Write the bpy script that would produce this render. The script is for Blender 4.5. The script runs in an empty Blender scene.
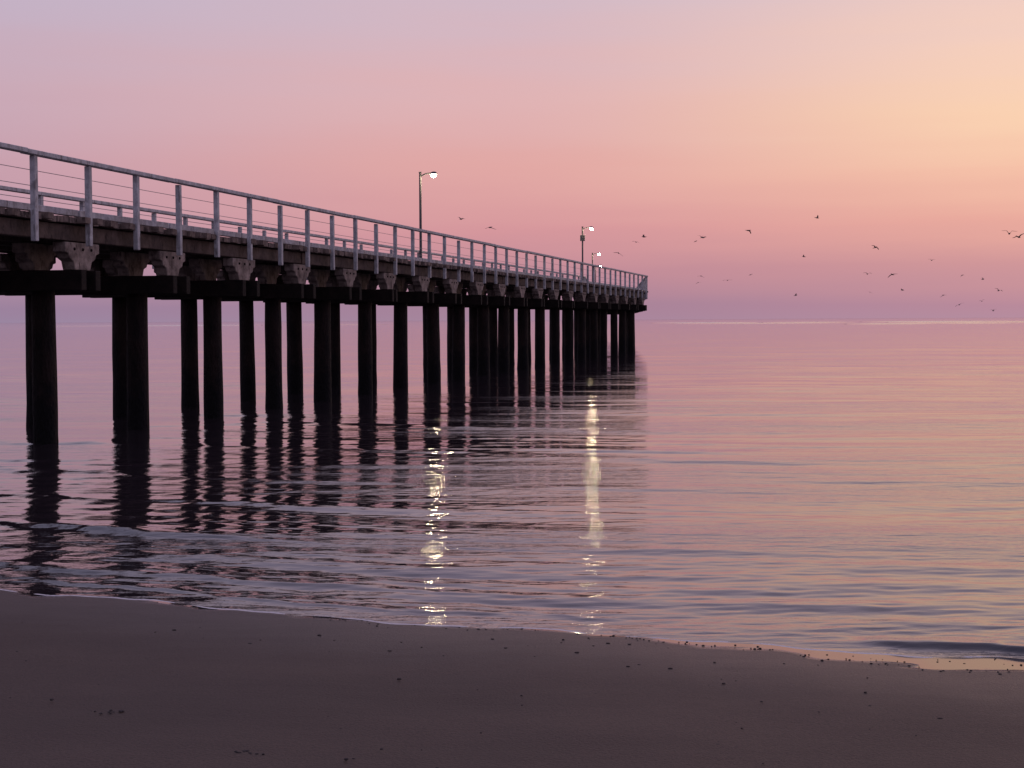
import bpy, math, random
import numpy as np
from mathutils import Matrix, Vector
random.seed(4); rng=np.random.default_rng(7)
scn=bpy.context.scene
scn.view_settings.view_transform='Standard'
scn.view_settings.look='None'
scn.view_settings.exposure=0

def lin(c):
    return tuple(((v/255)/12.92 if v/255<=0.04045 else ((v/255+0.055)/1.055)**2.4) for v in c)+(1,)

# ------------------------------------------------------------ camera
cam=bpy.data.cameras.new("camera"); co=bpy.data.objects.new("camera",cam)
scn.collection.objects.link(co); scn.camera=co
cam.sensor_width=36; cam.lens=54.14; cam.clip_end=60000; cam.clip_start=0.05
co.matrix_world=Matrix.Translation((0,0,2.3))@Matrix.Rotation(math.radians(90-2.38),4,'X')@Matrix.Rotation(math.radians(-0.3),4,'Z')

# ------------------------------------------------------------ world
w=bpy.data.worlds.new("World"); scn.world=w; w.use_nodes=True
nt=w.node_tree; nt.nodes.clear(); N=nt.nodes.new; L=nt.links.new
def math_node(nt,op,a,b=None,c=None):
    n=nt.nodes.new('ShaderNodeMath'); n.operation=op
    for i,v in enumerate((a,b,c)):
        if v is None: continue
        if isinstance(v,(int,float)): n.inputs[i].default_value=v
        else: nt.links.new(v,n.inputs[i])
    return n.outputs[0]
def maprange(nt,v,a,b,c=0,d=1,mode='SMOOTHSTEP'):
    n=nt.nodes.new('ShaderNodeMapRange'); n.interpolation_type=mode
    nt.links.new(v,n.inputs[0])
    for i,x in zip((1,2,3,4),(a,b,c,d)): n.inputs[i].default_value=x
    return n.outputs[0]
def ramp(nt,v,stops,interp='LINEAR'):
    n=nt.nodes.new('ShaderNodeValToRGB'); n.color_ramp.interpolation=interp
    e=n.color_ramp.elements
    e[0].position=stops[0][0]; e[0].color=stops[0][1]
    e[1].position=stops[-1][0]; e[1].color=stops[-1][1]
    for p,c in stops[1:-1]:
        q=e.new(p); q.color=c
    nt.links.new(v,n.inputs[0]); return n.outputs[0]
def mix(nt,f,a,b,blend='MIX'):
    n=nt.nodes.new('ShaderNodeMix'); n.data_type='RGBA'; n.blend_type=blend
    for i,v in ((0,f),(6,a),(7,b)):
        if isinstance(v,(int,float,tuple)): n.inputs[i].default_value=v
        else: nt.links.new(v,n.inputs[i])
    return n.outputs[2]
tc=N('ShaderNodeTexCoord'); sp=N('ShaderNodeSeparateXYZ'); L(tc.outputs['Generated'],sp.inputs[0])
z=math_node(nt,'MAXIMUM',sp.outputs[2],0.0)
mp=N('ShaderNodeMapping'); mp.inputs['Scale'].default_value=(2,2,28); L(tc.outputs['Generated'],mp.inputs[0])
ns=N('ShaderNodeTexNoise'); ns.inputs['Scale'].default_value=1.6; ns.inputs['Detail'].default_value=3; L(mp.outputs[0],ns.inputs[0])
sz=math_node(nt,'POWER',z,0.5)
sz=math_node(nt,'ADD',sz,maprange(nt,ns.outputs[0],0.3,0.7,-0.008,0.008))
az=math_node(nt,'ARCTAN2',sp.outputs[0],sp.outputs[1])
t=math_node(nt,'ABSOLUTE',math_node(nt,'SUBTRACT',az,0.38))
def st(l): return [(p,lin(c)) for p,c in l]
right=ramp(nt,sz,st([(0,(178,140,160)),(.09,(182,137,156)),(.18,(207,150,154)),(.24,(233,170,158)),(.30,(245,192,168)),(.35,(251,210,178)),(.41,(246,208,190)),(.46,(236,203,198)),(.6,(200,183,204)),(1,(134,134,168))]))
mid=ramp(nt,sz,st([(0,(166,134,157)),(.1,(166,130,153)),(.18,(190,138,153)),(.24,(214,151,157)),(.31,(226,168,165)),(.38,(224,179,181)),(.45,(210,185,198)),(.6,(188,172,200)),(1,(130,132,166))]))
left=ramp(nt,sz,st([(0,(152,135,162)),(.1,(154,130,158)),(.2,(179,144,165)),(.3,(196,158,174)),(.38,(199,169,185)),(.45,(194,177,198)),(.6,(174,168,197)),(1,(128,130,165))]))
back=ramp(nt,sz,st([(0,(138,130,156)),(.2,(156,140,164)),(.45,(158,148,174)),(1,(122,125,155))]))
c=mix(nt,maprange(nt,t,.03,.40),right,mid)
c=mix(nt,maprange(nt,t,.36,.80),c,left)
c=mix(nt,maprange(nt,t,.9,2.3),c,back)
sky=N('ShaderNodeTexSky'); sky.sky_type='NISHITA'; sky.sun_disc=False
sky.sun_elevation=math.radians(3); sky.sun_rotation=math.radians(33)
bg1=N('ShaderNodeBackground'); L(c,bg1.inputs[0]); bg1.inputs[1].default_value=0.99
bg2=N('ShaderNodeBackground'); L(sky.outputs[0],bg2.inputs[0]); bg2.inputs[1].default_value=0.001
ad=N('ShaderNodeAddShader'); L(bg1.outputs[0],ad.inputs[0]); L(bg2.outputs[0],ad.inputs[1])
wo=N('ShaderNodeOutputWorld'); L(ad.outputs[0],wo.inputs[0])

sd=bpy.data.lights.new("sun",'SUN'); sd.energy=0.12; sd.angle=math.radians(12); sd.color=(1,.72,.5)
so=bpy.data.objects.new("sun",sd); scn.collection.objects.link(so)
a=math.radians(33); e=math.radians(3)
dirv=Vector((math.sin(a)*math.cos(e),math.cos(a)*math.cos(e),math.sin(e)))
so.rotation_euler=dirv.to_track_quat('Z','Y').to_euler(); so.location=(30,40,20)

# ------------------------------------------------------------ materials
def newmat(name):
    m=bpy.data.materials.new(name); m.use_nodes=True
    b=m.node_tree.nodes['Principled BSDF']; return m,m.node_tree,b
def noise(nt,vec,scale,detail=4,rough=.55,mscale=None,rot=None):
    if mscale or rot:
        mp=nt.nodes.new('ShaderNodeMapping')
        if mscale: mp.inputs['Scale'].default_value=mscale
        if rot: mp.inputs['Rotation'].default_value=rot
        nt.links.new(vec,mp.inputs[0]); vec=mp.outputs[0]
    n=nt.nodes.new('ShaderNodeTexNoise'); n.inputs['Scale'].default_value=scale
    n.inputs['Detail'].default_value=detail; n.inputs['Roughness'].default_value=rough
    nt.links.new(vec,n.inputs[0]); return n.outputs[0]
def bump(nt,h,dist,strength=1,normal=None):
    b=nt.nodes.new('ShaderNodeBump'); b.inputs['Distance'].default_value=dist
    b.inputs['Strength'].default_value=strength; nt.links.new(h,b.inputs['Height'])
    if normal: nt.links.new(normal,b.inputs['Normal'])
    return b.outputs[0]
def pos(nt):
    return nt.nodes.new('ShaderNodeNewGeometry').outputs['Position']

def timber(name,c1,c2,rough=.85,sc=3,bd=.01,ms=(1,1,1),low=None,stain=None):
    m,nt,b=newmat(name); p=pos(nt)
    n1=noise(nt,p,sc,5,.65,ms)
    c=ramp(nt,n1,[(.3,c1+(1,)),(.7,c2+(1,))])
    if stain:
        c=mix(nt,maprange(nt,noise(nt,p,1.0,4,.7,(9,9,3)),.52,.72),c,stain+(1,))
    if low:
        s=nt.nodes.new('ShaderNodeSeparateXYZ'); nt.links.new(p,s.inputs[0])
        h=math_node(nt,'ADD',s.outputs[2],maprange(nt,noise(nt,p,5,3),.3,.7,-.25,.25))
        c=mix(nt,maprange(nt,h,low[0],low[1],1,0),c,low[2]+(1,))
    nt.links.new(c,b.inputs['Base Color'])
    b.inputs['Roughness'].default_value=rough
    b.inputs['Specular IOR Level'].default_value=.25
    n2=noise(nt,p,sc*6,3,.6,ms)
    nt.links.new(bump(nt,n2,bd),b.inputs['Normal']); return m
M_pile=timber("tarred_pile",(.004,.003,.003),(.034,.018,.015),.8,4,.06,(1,1,.3),low=(.5,1.5,(.004,.003,.004)))
M_dark=timber("tarred_crosshead",(.007,.005,.005),(.030,.019,.016),.9,3,.015)
M_beam=timber("weathered_stringer",(.05,.036,.032),(.18,.125,.105),.9,3,.015,stain=(.03,.02,.018))
M_corbel=timber("worn_corbel",(.11,.08,.07),(.50,.39,.34),.9,3.6,.015,stain=(.08,.05,.045))
M_deck=timber("deck_plank",(.08,.056,.048),(.34,.25,.215),.9,4,.01,stain=(.05,.035,.03))
M_rail=timber("weathered_white_paint",(.34,.32,.33),(.74,.72,.74),.65,5,.004,stain=(.25,.22,.22))
M_wire,_,bb=newmat("steel_wire"); bb.inputs['Base Color'].default_value=(.35,.34,.36,1); bb.inputs['Metallic'].default_value=.6; bb.inputs['Roughness'].default_value=.5
M_pole=timber("galvanised_pole",(.07,.07,.08),(.13,.13,.14),.5,6,.002)
M_bulb,ntb,bb=newmat("lamp_glass"); bb.inputs['Base Color'].default_value=(.9,.85,.7,1)
bb.inputs['Emission Color'].default_value=(1,.80,.50,1); bb.inputs['Emission Strength'].default_value=330

# ------------------------------------------------------------ mesh helper
import bmesh
class MB:
    def __init__(s): s.v=[]; s.f=[]
    def box(s,o,ax,ay,az):
        b=len(s.v); o=Vector(o)
        for i in (-1,1):
            for j in (-1,1):
                for k in (-1,1): s.v.append(tuple(o+ax*i+ay*j+az*k))
        s.f+= [(b,b+1,b+3,b+2),(b+4,b+6,b+7,b+5),(b,b+4,b+5,b+1),(b+2,b+3,b+7,b+6),(b,b+2,b+6,b+4),(b+1,b+5,b+7,b+3)]
    def tube(s,pts,rads,n=12):
        b=len(s.v); pts=[Vector(p) for p in pts]
        for i,(p,r) in enumerate(zip(pts,rads)):
            d=(pts[min(i+1,len(pts)-1)]-pts[max(i-1,0)]).normalized()
            up=Vector((0,0,1)) if abs(d.z)<.9 else Vector((1,0,0))
            u=d.cross(up).normalized(); q=d.cross(u)
            for k in range(n):
                a=2*math.pi*k/n; s.v.append(tuple(p+u*math.cos(a)*r+q*math.sin(a)*r))
        for i in range(len(pts)-1):
            for k in range(n):
                k2=(k+1)%n; s.f.append((b+i*n+k,b+i*n+k2,b+(i+1)*n+k2,b+(i+1)*n+k))
        s.f.append(tuple(b+k for k in range(n))[::-1]); s.f.append(tuple(b+(len(pts)-1)*n+k for k in range(n)))
    def prism(s,poly,ext):
        b=len(s.v); n=len(poly)
        for p in poly: s.v.append(tuple(Vector(p)-ext))
        for p in poly: s.v.append(tuple(Vector(p)+ext))
        s.f.append(tuple(range(b,b+n))); s.f.append(tuple(range(b+2*n-1,b+n-1,-1)))
        for i in range(n):
            j=(i+1)%n; s.f.append((b+i,b+n+i,b+n+j,b+j))
    def obj(s,name,mat,parent=None,smooth=False,bevel=0):
        me=bpy.data.meshes.new(name); me.from_pydata(s.v,[],s.f); me.update()
        bm=bmesh.new(); bm.from_mesh(me); bmesh.ops.recalc_face_normals(bm,faces=bm.faces); bm.to_mesh(me); bm.free()
        me.materials.append(mat)
        if smooth:
            for p in me.polygons: p.use_smooth=len(p.vertices)==4
        o=bpy.data.objects.new(name,me); scn.collection.objects.link(o)
        if parent: o.parent=parent
        if bevel:
            bv=o.modifiers.new("bevel",'BEVEL'); bv.width=bevel; bv.segments=1
        return o
def empty(name,loc=(0,0,0)):
    o=bpy.data.objects.new(name,None); o.empty_display_size=.3; o.location=loc
    scn.collection.objects.link(o); return o

# ------------------------------------------------------------ terrain profile
def S(X):
    X=np.asarray(X,float)
    s=11.35-.36*X+.012*X*X*(np.abs(X)<6)+.012*(np.where(X<-6,36-12*(X+6)*0,0))+.012*np.where(X>6,36,0)
    s=np.where(X>3.5, 11.35-.36*3.5+.012*12.25-.25*np.tanh((X-3.5)/3)*3, s)
    s=np.where(X<-20, 11.35+.36*20+.43+.12*(-20-X), s)
    s=s+.06*np.sin(X*1.7+.5)+.04*np.sin(X*3.9+1.)+.02*np.sin(X*8.3)+.012*np.sin(X*17+2)
    return s
def sandz(X,Y):
    d=S(X)-Y
    land=.058*d+ .010*np.sin(X*.9+Y*.7)*np.clip(d/4,0,1)
    land=np.where(d>30,.058*30+.02*(d-30)+0*d,land)
    land=np.minimum(land,3.9)
    sea=np.maximum(.05*d,-3.0)
    return np.where(d>0,land,sea)

# ------------------------------------------------------------ pier
th=math.atan(343/1540.)
d1=Vector((math.sin(th),math.cos(th),0)); n1=Vector((-math.cos(th),math.sin(th),0)); UP=Vector((0,0,1))
aF,aE,aR,aRE=14.96,14.10,17.33,18.05
ZD=4.24; SP=3.918; S0=26.5
pier=empty("wooden_pier")
piles=MB(); heads=MB(); beams=MB(); corb=MB(); deck=MB(); rails=MB(); wires=MB()

def leg(org,d,n,s_start,s_end,pile_s,post_s):
    def P(s,a,z): return org+d*s+n*a+UP*z
    for s in pile_s:
        for a in (aF,aR):
            lx=random.uniform(-.07,.07); ly=random.uniform(-.06,.06); r=random.uniform(.215,.255)
            b=P(s+lx,a+ly,-1.2); top=P(s+lx*.3,a+ly*.3,3.0)
            pz=float(sandz(b.x,b.y))
            if pz>-1: b.z=min(pz-1,2.6)
            fs=(0,.2,.3,.4,.5,.65,.8,1)
            piles.tube([b+(top-b)*f for f in fs],[r*random.uniform(.965,1.035)*q for q in (1.05,1.05,1.04,1.02,1.,.99,.97,.95)],16)
        for off in (-.30,.30):
            heads.box(P(s+off,(aE+aRE)/2,3.08),d*.10,n*((aRE-aE)/2+random.uniform(.08,.2)),UP*.19)
        for a in (aE+.16,aF+.15,aR,aRE-.16):
            hw=random.uniform(.60,.68)
            prof=[(-hw,3.78),(hw,3.78),(hw,3.60),(hw-.12,3.57),(hw-.16,3.48),(hw-.30,3.43),(hw-.36,3.272),(-hw+.36,3.272),(-hw+.30,3.43),(-hw+.16,3.48),(-hw+.12,3.57),(-hw,3.60)]
            corb.prism([P(s+x,a,zz) for x,zz in prof],n*.13)
        for x in (-.32,.0,.32):
            c0=P(s+x,aE+.03,3.66); heads.tube([c0+n*.02,c0-n*.025],[.035,.03],8)
    for a in (aE+.16,aF+.2,(aE+aRE)/2,aR-.05,aRE-.16):
        x=s_start
        while x<s_end-.1:
            l=min(SP*2,s_end-x); jz=random.uniform(-.012,.012); jj=random.uniform(-.02,.02)
            beams.box(P(x+l/2,a+jj,3.94+jz),d*(l/2-.004),n*.12,UP*.145); x+=l
    x=s_start
    while x<s_end:
        wd=random.uniform(.19,.24)
        o1=random.choice((0,.02,.05,.08,.13,.2)); o2=random.uniform(0,.12); jz=random.uniform(-.010,.014)
        a0=aE-.06-o1; a1=aRE+.10+o2
        deck.box(P(x+wd/2,(a0+a1)/2,ZD-.065+jz),d*(wd/2-.010),n*((a1-a0)/2),UP*.055); x+=wd
    for a in (aE+.16,aRE-.16):
        x=s_start
        while x<s_end-.3:
            l=min(SP,s_end-x)
            rails.box(P(x+l/2,a,ZD+.095),d*(l/2-.03),n*.07,UP*.06)
            x+=l
    for a,sg in ((aE,-1),(aRE,1)):
        pa=a+sg*.08
        for s in post_s:
            j=random.uniform(-.02,.02)
            rails.box(P(s+j,pa+sg*.1,(3.70+5.20)/2+random.uniform(-.03,.03)),d*.056+UP*random.uniform(-.0006,.0006),n*.05,UP*.74+d*random.uniform(-.008,.008))
        x=post_s[0]-.3
        xe=post_s[-1]+.1
        while x<xe:
            l=min(1.959*3,xe-x)
            rails.box(P(x+l/2,pa+sg*.1,5.245+random.uniform(-.008,.008)),d*(l/2-.004),n*.085,UP*.04)
            x+=l
        for zz,rr in ((4.95,.006),(4.68,.006),(4.45,.006)):
            wires.tube([P(post_s[0],pa+sg*.03,zz),P(post_s[-1],pa+sg*.03,zz)],[rr,rr],6)
O=Vector((0,0,0))
NB=20
ps=[S0+SP*i for i in range(-9,NB+1)]
qs=[24.40+1.959*i for i in range(-18,42)]
send=S0+SP*NB+.30
qs=[q for q in qs if q<send-.4]+[send-.08]
leg(O,d1,n1,S0-SP*9,send,ps,qs)
th2=th-math.radians(8.9)
d2=Vector((math.sin(th2),math.cos(th2),0)); n2=Vector((-math.cos(th2),math.sin(th2),0))
pivot=d1*send+n1*aE
org2=pivot-n2*aE+d2*.35
leg(org2,d2,n2,0,82,[1.4+SP*i for i in range(21)],[.3+1.959*i for i in range(42)])
piles.obj("piles",M_pile,pier,True)
heads.obj("crossheads",M_dark,pier,bevel=.012)
beams.obj("stringers",M_beam,pier,bevel=.012)
corb.obj("corbels",M_corbel,pier,bevel=.012)
deck.obj("deck_planks",M_deck,pier)
rails.obj("railings",M_rail,pier,bevel=.008)
wires.obj("railing_wires",M_wire,pier)

# ------------------------------------------------------------ lamps
def lamp(base,arm,h=4.35,box=False):
    e=empty("street_lamp",base)
    p=MB(); p.tube([(0,0,-.5),(0,0,.05),(0,0,.06),(0,0,h)],[.085,.085,.06,.05],12)
    p.box((0,0,.02),Vector((.14,0,0)),Vector((0,.14,0)),UP*.02)
    p.obj("pole",M_pole,e)
    q=MB(); A=arm
    q.tube([Vector((0,0,h-.16)),A*.25+UP*(h-.05),A*.5+UP*(h-.03)],[.03,.03,.03],8)
    q.box((0,0,h+.01),Vector((.06,0,0)),Vector((0,.06,0)),UP*.02)
    q.obj("arm",M_pole,e)
    g=MB(); c0=A*.60+UP*(h-.06)
    g.tube([c0+UP*.09,c0+UP*.07,c0+UP*.0,c0-UP*.02],[.05,.11,.15,.155],14)
    g.obj("shade",M_pole,e)
    s=MB(); s.tube([c0-UP*k for k in (.024,.05,.09,.13,.155)],[.09,.105,.10,.07,.02],14)
    s.obj("globe",M_bulb,e,True)
    if box:
        b=MB(); b.box(Vector((0,0,h-.75)),Vector((.16,0,0)),Vector((0,.06,0)),UP*.2); b.obj("control_box",M_pole,e,bevel=.01)
def LP(o,d,n,s): return o+d*s+n*(aRE+.05)+UP*ZD
def s_for(depth): return (depth-aRE*math.sin(th))/math.cos(th)
lamp(LP(O,d1,n1,s_for(65.9)),-n1)
lamp(LP(O,d1,n1,s_for(105.0)),-n1,box=True)
lamp(LP(org2,d2,n2,40),-n2)
lamp(LP(org2,d2,n2,72),-n2)

# ------------------------------------------------------------ sea
def grid_mesh(name,X,Y,Z,mat,smooth=True,attr=None):
    r,c=X.shape
    me=bpy.data.meshes.new(name)
    me.vertices.add(r*c)
    me.vertices.foreach_set("co",np.stack([X,Y,Z],-1).astype(np.float32).ravel())
    i=np.arange(r*c).reshape(r,c)
    q=np.stack([i[:-1,:-1],i[:-1,1:],i[1:,1:],i[1:,:-1]],-1).reshape(-1,4)
    me.loops.add(q.size); me.loops.foreach_set("vertex_index",q.ravel().astype(np.int32))
    me.polygons.add(len(q)); me.polygons.foreach_set("loop_start",np.arange(0,q.size,4).astype(np.int32))
    me.polygons.foreach_set("loop_total",np.full(len(q),4,np.int32))
    me.update(calc_edges=True)
    me.polygons.foreach_set("use_smooth",np.full(len(q),smooth))
    if attr is not None:
        at=me.attributes.new("offshore",'FLOAT','POINT'); at.data.foreach_set("value",attr.astype(np.float32).ravel())
    me.materials.append(mat)
    o=bpy.data.objects.new(name,me); scn.collection.objects.link(o); return o

inv=np.concatenate([np.linspace(1/8.6,1/260.,1250),1/np.geomspace(270,40000,40)])
Yr=1/inv
rat=np.concatenate([-np.geomspace(8,.43,16),np.linspace(-.41,.41,560),np.geomspace(.43,8,16)])
Xw=rat[None,:]*Yr[:,None]; Yw=np.repeat(Yr[:,None],len(rat),1)
dY=np.abs(np.gradient(Yr))[:,None]
v=Yw-S(Xw)
H=np.zeros_like(Xw)
warp=.5*np.sin(Xw*.35+.6)+.25*np.sin(Xw*.9+Yw*.15)+.3*np.sin(Yw*.21+Xw*.1)
for i in range(40):
    lam=.13*(1.125**i); ang=rng.normal(0,.75 if lam<.5 else .19)+.20
    sl=.0100 if lam<.5 else (.0125 if lam<2.4 else (.0065 if lam<5 else .0035)); ph=rng.uniform(0,6.28)
    k=2*math.pi/lam
    wgt=np.clip(1.6-3.4*dY/lam,0,1)*np.clip(v/ (lam*1.2+.2),0,1)
    if lam<.8: wgt=wgt*(1+1.6*np.exp(-v/3.5))
    arg=k*(Xw*math.sin(ang)+(Yw+warp*.5)*math.cos(ang))+ph
    env=np.clip(.65+.9*np.sin(Xw*.33*(1+ph*.1)+ph*2+Yw*.1)*np.sin(Yw*.31+ph),0,1.5)
    H+=sl*lam/(2*math.pi)*wgt*env*np.sin(arg)
def roller(v0,A,wd,x0,xs,wob=.2,k=.8,ph=0):
    global H
    u=v-(v0+wob*np.sin(Xw*k+ph)+.3*wob*np.sin(Xw*2.7+ph*2)+.12*wob*np.sin(Xw*6.1+ph*3))
    prof=np.where(u<0,np.exp(-(u/(wd*.45))**2),np.exp(-(u/(wd*1.3))**2))
    am=.8+.35*np.sin(Xw*1.3+ph*4)*np.sin(Xw*.47+ph)
    H+=A*am*prof/(1+np.exp((Xw-x0)/xs))
roller(3.75,.050,.36,-2.0,.7,.12,.7,1)
roller(1.30,.036,.26,-1.1,.6,.10,.8,2)
roller(.55,.014,.14,.4,.6,.07,1.1,.7)
roller(6.4,.026,.40,-1.5,1.6,.25,.5,3)
roller(9.8,.028,.50,-1.0,2.5,.4,.4,.3)
roller(14.5,.03,.6,1,3,.5,.3,2.3)
roller(21,.035,.8,3,4,.6,.25,1.3)
u=v-(.30+.06*np.sin(Xw*3))
H+=.040*np.where(u<0,np.exp(-(u/.07)**2),np.exp(-(u/.20)**2))/(1+np.exp(-(Xw-2.55)/.12))
Zw=H*np.clip(v/.25+.15,0,1)*(Yw<240)
M_sea,nt,b=newmat("sea_water")
p=pos(nt)
b.inputs['IOR'].default_value=1.75
rot=(0,0,math.radians(12))
h1=noise(nt,p,1.0,2,.5,(.25,1.1,1),rot)
h2=noise(nt,p,1.0,3,.6,(1.3,6.0,1),rot)
h3=noise(nt,p,1.0,2,.6,(14,24,1),rot)
patch=maprange(nt,noise(nt,p,1.0,3,.5,(.05,.25,1),rot),.38,.62,.4,1.4)
h2m=math_node(nt,'MULTIPLY',h2,patch); h3m=math_node(nt,'MULTIPLY',h3,patch)
nb=bump(nt,h1,.032); nb=bump(nt,h2m,.0105,1,nb); nb=bump(nt,h3m,.0019,1,nb)
nt.links.new(nb,b.inputs['Normal'])
at=nt.nodes.new('ShaderNodeAttribute'); at.attribute_name="offshore"
fn=noise(nt,p,26,3,.6); fb=noise(nt,p,1.6,2,.5)
ed=maprange(nt,math_node(nt,'ABSOLUTE',at.outputs['Fac']),.0,.085,1,0)
fm=maprange(nt,math_node(nt,'MULTIPLY',math_node(nt,'MULTIPLY',ed,fn),maprange(nt,fb,.36,.54)),.16,.30)
nt.links.new(mix(nt,fm,(.036,.025,.030,1),(.80,.72,.72,1)),b.inputs['Base Color'])
nt.links.new(math_node(nt,'ADD',math_node(nt,'MULTIPLY',fm,.6),.018),b.inputs['Roughness'])
grid_mesh("sea",Xw,Yw,Zw,M_sea,attr=v)

# ------------------------------------------------------------ beach
xs=np.concatenate([-np.geomspace(900,14,30),np.linspace(-13.5,9,420),np.geomspace(9.5,900,30)])
ys=np.concatenate([-np.geomspace(500,3,18),np.linspace(-2,22,420),np.geomspace(23,120,22)])
Xs,Ys=np.meshgrid(xs,ys)
Zs=sandz(Xs,Ys)
dd=S(Xs)-Ys
rough=np.zeros_like(Xs)
for i in range(18):
    l=rng.uniform(.35,2.5); an=rng.uniform(0,6.28); rough+=.0013*l*np.sin(2*math.pi/l*(Xs*math.cos(an)+Ys*math.sin(an))+rng.uniform(0,6))
Zs+=rough*np.clip((dd-.8)/2,0,1)
M_sand,nt,b=newmat("damp_sand")
p=pos(nt)
sepp=nt.nodes.new('ShaderNodeSeparateXYZ'); nt.links.new(p,sepp.inputs[0])
big=noise(nt,p,.7,4,.6,(.5,1.4,1)); fine=noise(nt,p,60,3,.6); grain=noise(nt,p,260,2,.7)
col=ramp(nt,big,[(.3,(.074,.044,.033,1)),(.7,(.116,.071,.053,1))])
col=mix(nt,maprange(nt,fine,.35,.7),col,(.068,.041,.031,1))
sp2=maprange(nt,grain,.60,.70); col=mix(nt,sp2,col,(.20,.135,.105,1))
thr=maprange(nt,sepp.outputs[0],.7,3.4,.003,.036,'LINEAR')
zz=math_node(nt,'ADD',sepp.outputs[2],maprange(nt,noise(nt,p,1.3,3,.5,(1,2.5,1)),.3,.7,-.006,.006))
rel=math_node(nt,'SUBTRACT',zz,thr)
wet=maprange(nt,rel,-.004,.003,1,0)
damp=maprange(nt,rel,0,.14,1,0)
col=mix(nt,math_node(nt,'MULTIPLY',damp,.45),col,(.040,.024,.020,1))
col=mix(nt,wet,col,(.035,.025,.026,1))
nt.links.new(col,b.inputs['Base Color'])
ro=math_node(nt,'SUBTRACT',.62,math_node(nt,'MULTIPLY',damp,.22))
ro=math_node(nt,'SUBTRACT',ro,math_node(nt,'MULTIPLY',wet,.34))
nt.links.new(ro,b.inputs['Roughness'])
b.inputs['IOR'].default_value=1.45
b.inputs['Specular IOR Level'].default_value=.28
dry=math_node(nt,'SUBTRACT',1,wet)
bn=nt.nodes.new('ShaderNodeBump'); bn.inputs['Distance'].default_value=.009
nt.links.new(math_node(nt,'MULTIPLY',dry,math_node(nt,'ADD',fine,math_node(nt,'MULTIPLY',big,2.5))),bn.inputs['Height'])
nt.links.new(bn.outputs[0],b.inputs['Normal'])
grid_mesh("sand_beach",Xs,Ys,Zs,M_sand)

M_peb=timber("pebble",(.015,.011,.011),(.07,.05,.046),.6,20,.002)
pb=MB()
def pebble(x,y,r):
    zc=float(sandz(x,y))+r*.25; b0=len(pb.v); n=7
    sx,sy,sz=random.uniform(.7,1.4),random.uniform(.7,1.2),random.uniform(.3,.6)
    pb.v.append((x,y,zc+r*sz))
    for rr,h in ((.7,.7),(1,.0),(.7,-.6)):
        for k in range(n):
            a=2*math.pi*k/n+random.uniform(-.2,.2); q=r*rr*random.uniform(.85,1.15)
            pb.v.append((x+math.cos(a)*q*sx,y+math.sin(a)*q*sy,zc+r*sz*h))
    for k in range(n):
        k2=(k+1)%n; pb.f.append((b0,b0+1+k,b0+1+k2))
        for j in (0,1): pb.f.append((b0+1+j*n+k,b0+1+(j+1)*n+k,b0+1+(j+1)*n+k2,b0+1+j*n+k2))
for i in range(170):
    x=random.uniform(-1.5,4.2); off=abs(random.gauss(0,.09))+.02+max(0,(x-.9))*.22*random.choice((0,.5,1,1,1))
    if random.random()<.4 and x<.8: continue
    pebble(x,float(S(x))-off,random.choice((.004,.005,.006,.008,.010)))
for i in range(220):
    y=random.uniform(5.5,11.5); x=random.uniform(-4.5,4.5)
    if y<float(S(x))-.2: pebble(x,y,random.choice((.004,.004,.006,.008,.013)))
for cx,cy in ((-2.15,8.1),(.95,7.5),(-1.3,7.2)):
    for i in range(11): pebble(cx+random.gauss(0,.05),cy+random.gauss(0,.03),random.uniform(.005,.014))
pb.obj("pebbles",M_peb)

# distant breaking surf: low smooth swells whose faces catch the sky
M_foam,nt,b=newmat("surf_water"); b.inputs['Base Color'].default_value=(.5,.46,.5,1); b.inputs['Roughness'].default_value=.15
b.inputs['IOR'].default_value=2.0
sv=MB()
for yb,x0,x1,hh in ((620,60,640,.30),(760,80,760,.42),(930,-420,900,.45)):
    x=x0
    while x<x1:
        l=random.uniform(30,110)
        if random.random()<.75:
            n=10; h0=hh*random.uniform(.5,1); b0=len(sv.v); y0=yb+random.uniform(-14,14)
            for i in range(n+1):
                f=i/n; hz=h0*math.sin(math.pi*min(max(f,.02),.98))**.5*random.uniform(.85,1.1)
                sv.v+=[(x+l*f,y0-5,-.02),(x+l*f,y0,hz),(x+l*f,y0+6,-.02)]
            for i in range(n):
                q=b0+3*i; sv.f+=[(q,q+3,q+4,q+1),(q+1,q+4,q+5,q+2)]
        x+=l*random.uniform(.8,1.2)
sv.obj("breaking_surf",M_foam)

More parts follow.
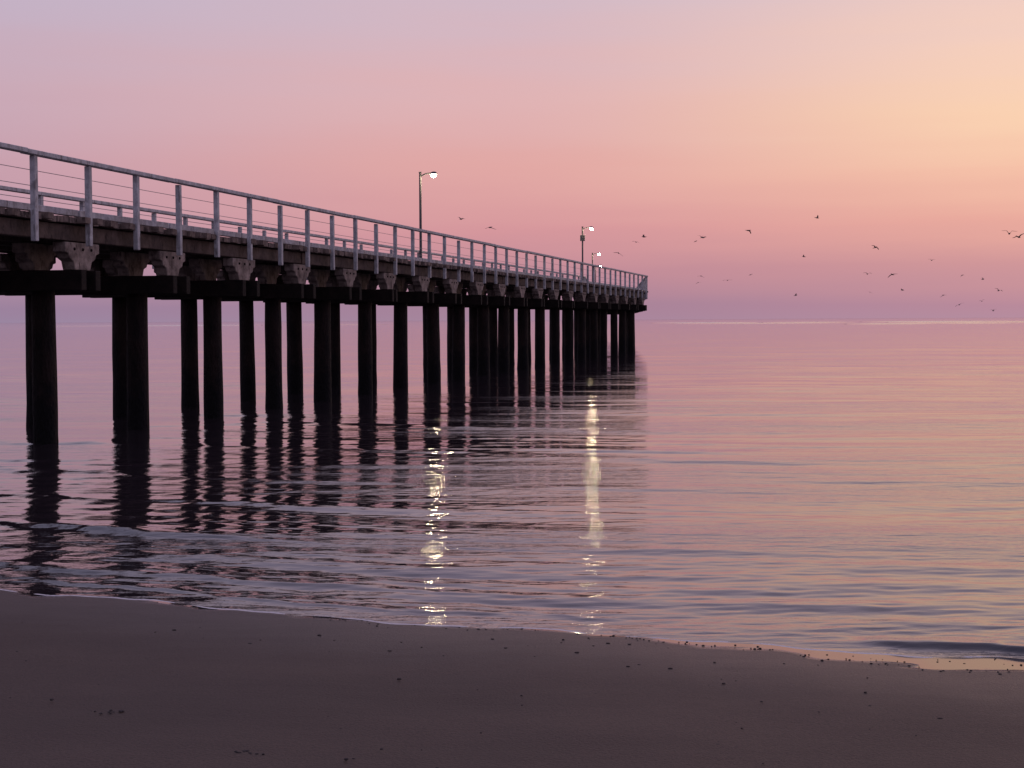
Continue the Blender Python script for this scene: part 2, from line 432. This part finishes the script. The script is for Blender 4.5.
# ------------------------------------------------------------ gulls
M_gull=timber("gull_plumage",(.05,.045,.05),(.14,.12,.13),.8,8,.002)
def gull_mesh(name,flap,fold=0):
    m=MB()
    m.tube([(0,-.24,.0),(0,-.2,.0),(0,-.08,-.01),(0,.06,-.01),(0,.15,.015),(0,.20,.03),(0,.235,.028),(0,.28,.018)],
           [.012,.03,.055,.058,.04,.034,.016,.005],8)
    b=len(m.v); m.v+=[(-.03,-.2,.005),(.03,-.2,.005),(.065,-.34,.0),(-.065,-.34,.0),(0,-.2,.02),(0,-.33,.01)]
    m.f+=[(b,b+3,b+5,b+4),(b+4,b+5,b+2,b+1),(b,b+1,b+2,b+3)]
    for sg in (-1,1):
        z1=.25*math.sin(flap); z2=z1+.32*math.sin(flap*.2-.25); x1=.04+.24*math.cos(flap); x2=x1+.36
        pts=[(.03,.10,.02),(x1,.13,z1+.02),(x2,-.04,z2),(x1,.01,z1+.01),(.03,-.06,.015),(x2-.12,.06,z2*.7+z1*.3+.01)]
        b=len(m.v)
        for dz in (0,-.012): m.v+=[(sg*x,y,zz+dz) for x,y,zz in pts]
        m.f+=[(b,b+1,b+3,b+4),(b+1,b+5,b+2,b+3),(b+6,b+10,b+9,b+7),(b+7,b+9,b+8,b+11),(b,b+6,b+7,b+1),(b+1,b+7,b+11,b+5),(b+5,b+11,b+8,b+2),(b+2,b+8,b+9,b+3),(b+3,b+9,b+10,b+4)]
    o=m.obj("seagull",M_gull); return o
protos=[gull_mesh("g",f) for f in (.65,-.25,.2,.95)]
G=[(-4.2,130,10.8),(-1.7,125,9.8),(11.3,140,9.3),(12.9,150,10.3),(16.0,130,9.2),(21.5,140,10.3),(18.4,148,10.1),(27.7,140,11.4),
(32.3,140,6.3),(38.5,156,6.7),(33,140,8.7),(34.5,107,8.1),(33.5,102,7.6),(17.2,140,6.2),(19.6,140,5.8),(25.8,140,4.4),(38,150,5.0),
(42,150,4.5),(45,155,3.6),(50,160,3.0),(8.0,135,5.0),(11.8,170,9.6),(19.7,165,10.6),(36,190,9.9),(49,180,9.0),(52,178,7.2),(43,185,5.4),(58,190,7.0),(60,190,5.6),(23.0,190,6.8),(31,200,8.0),(61,200,4.4)]
for i,g in enumerate(G):
    o=protos[i] if i<4 else bpy.data.objects.new("seagull",protos[i%4].data)
    if i>=4: scn.collection.objects.link(o)
    o.location=g; o.rotation_euler=(random.uniform(-.3,.3),random.uniform(-.4,.4),random.uniform(0,6.28)); s=random.uniform(.6,1.0); o.scale=(s,s,s)
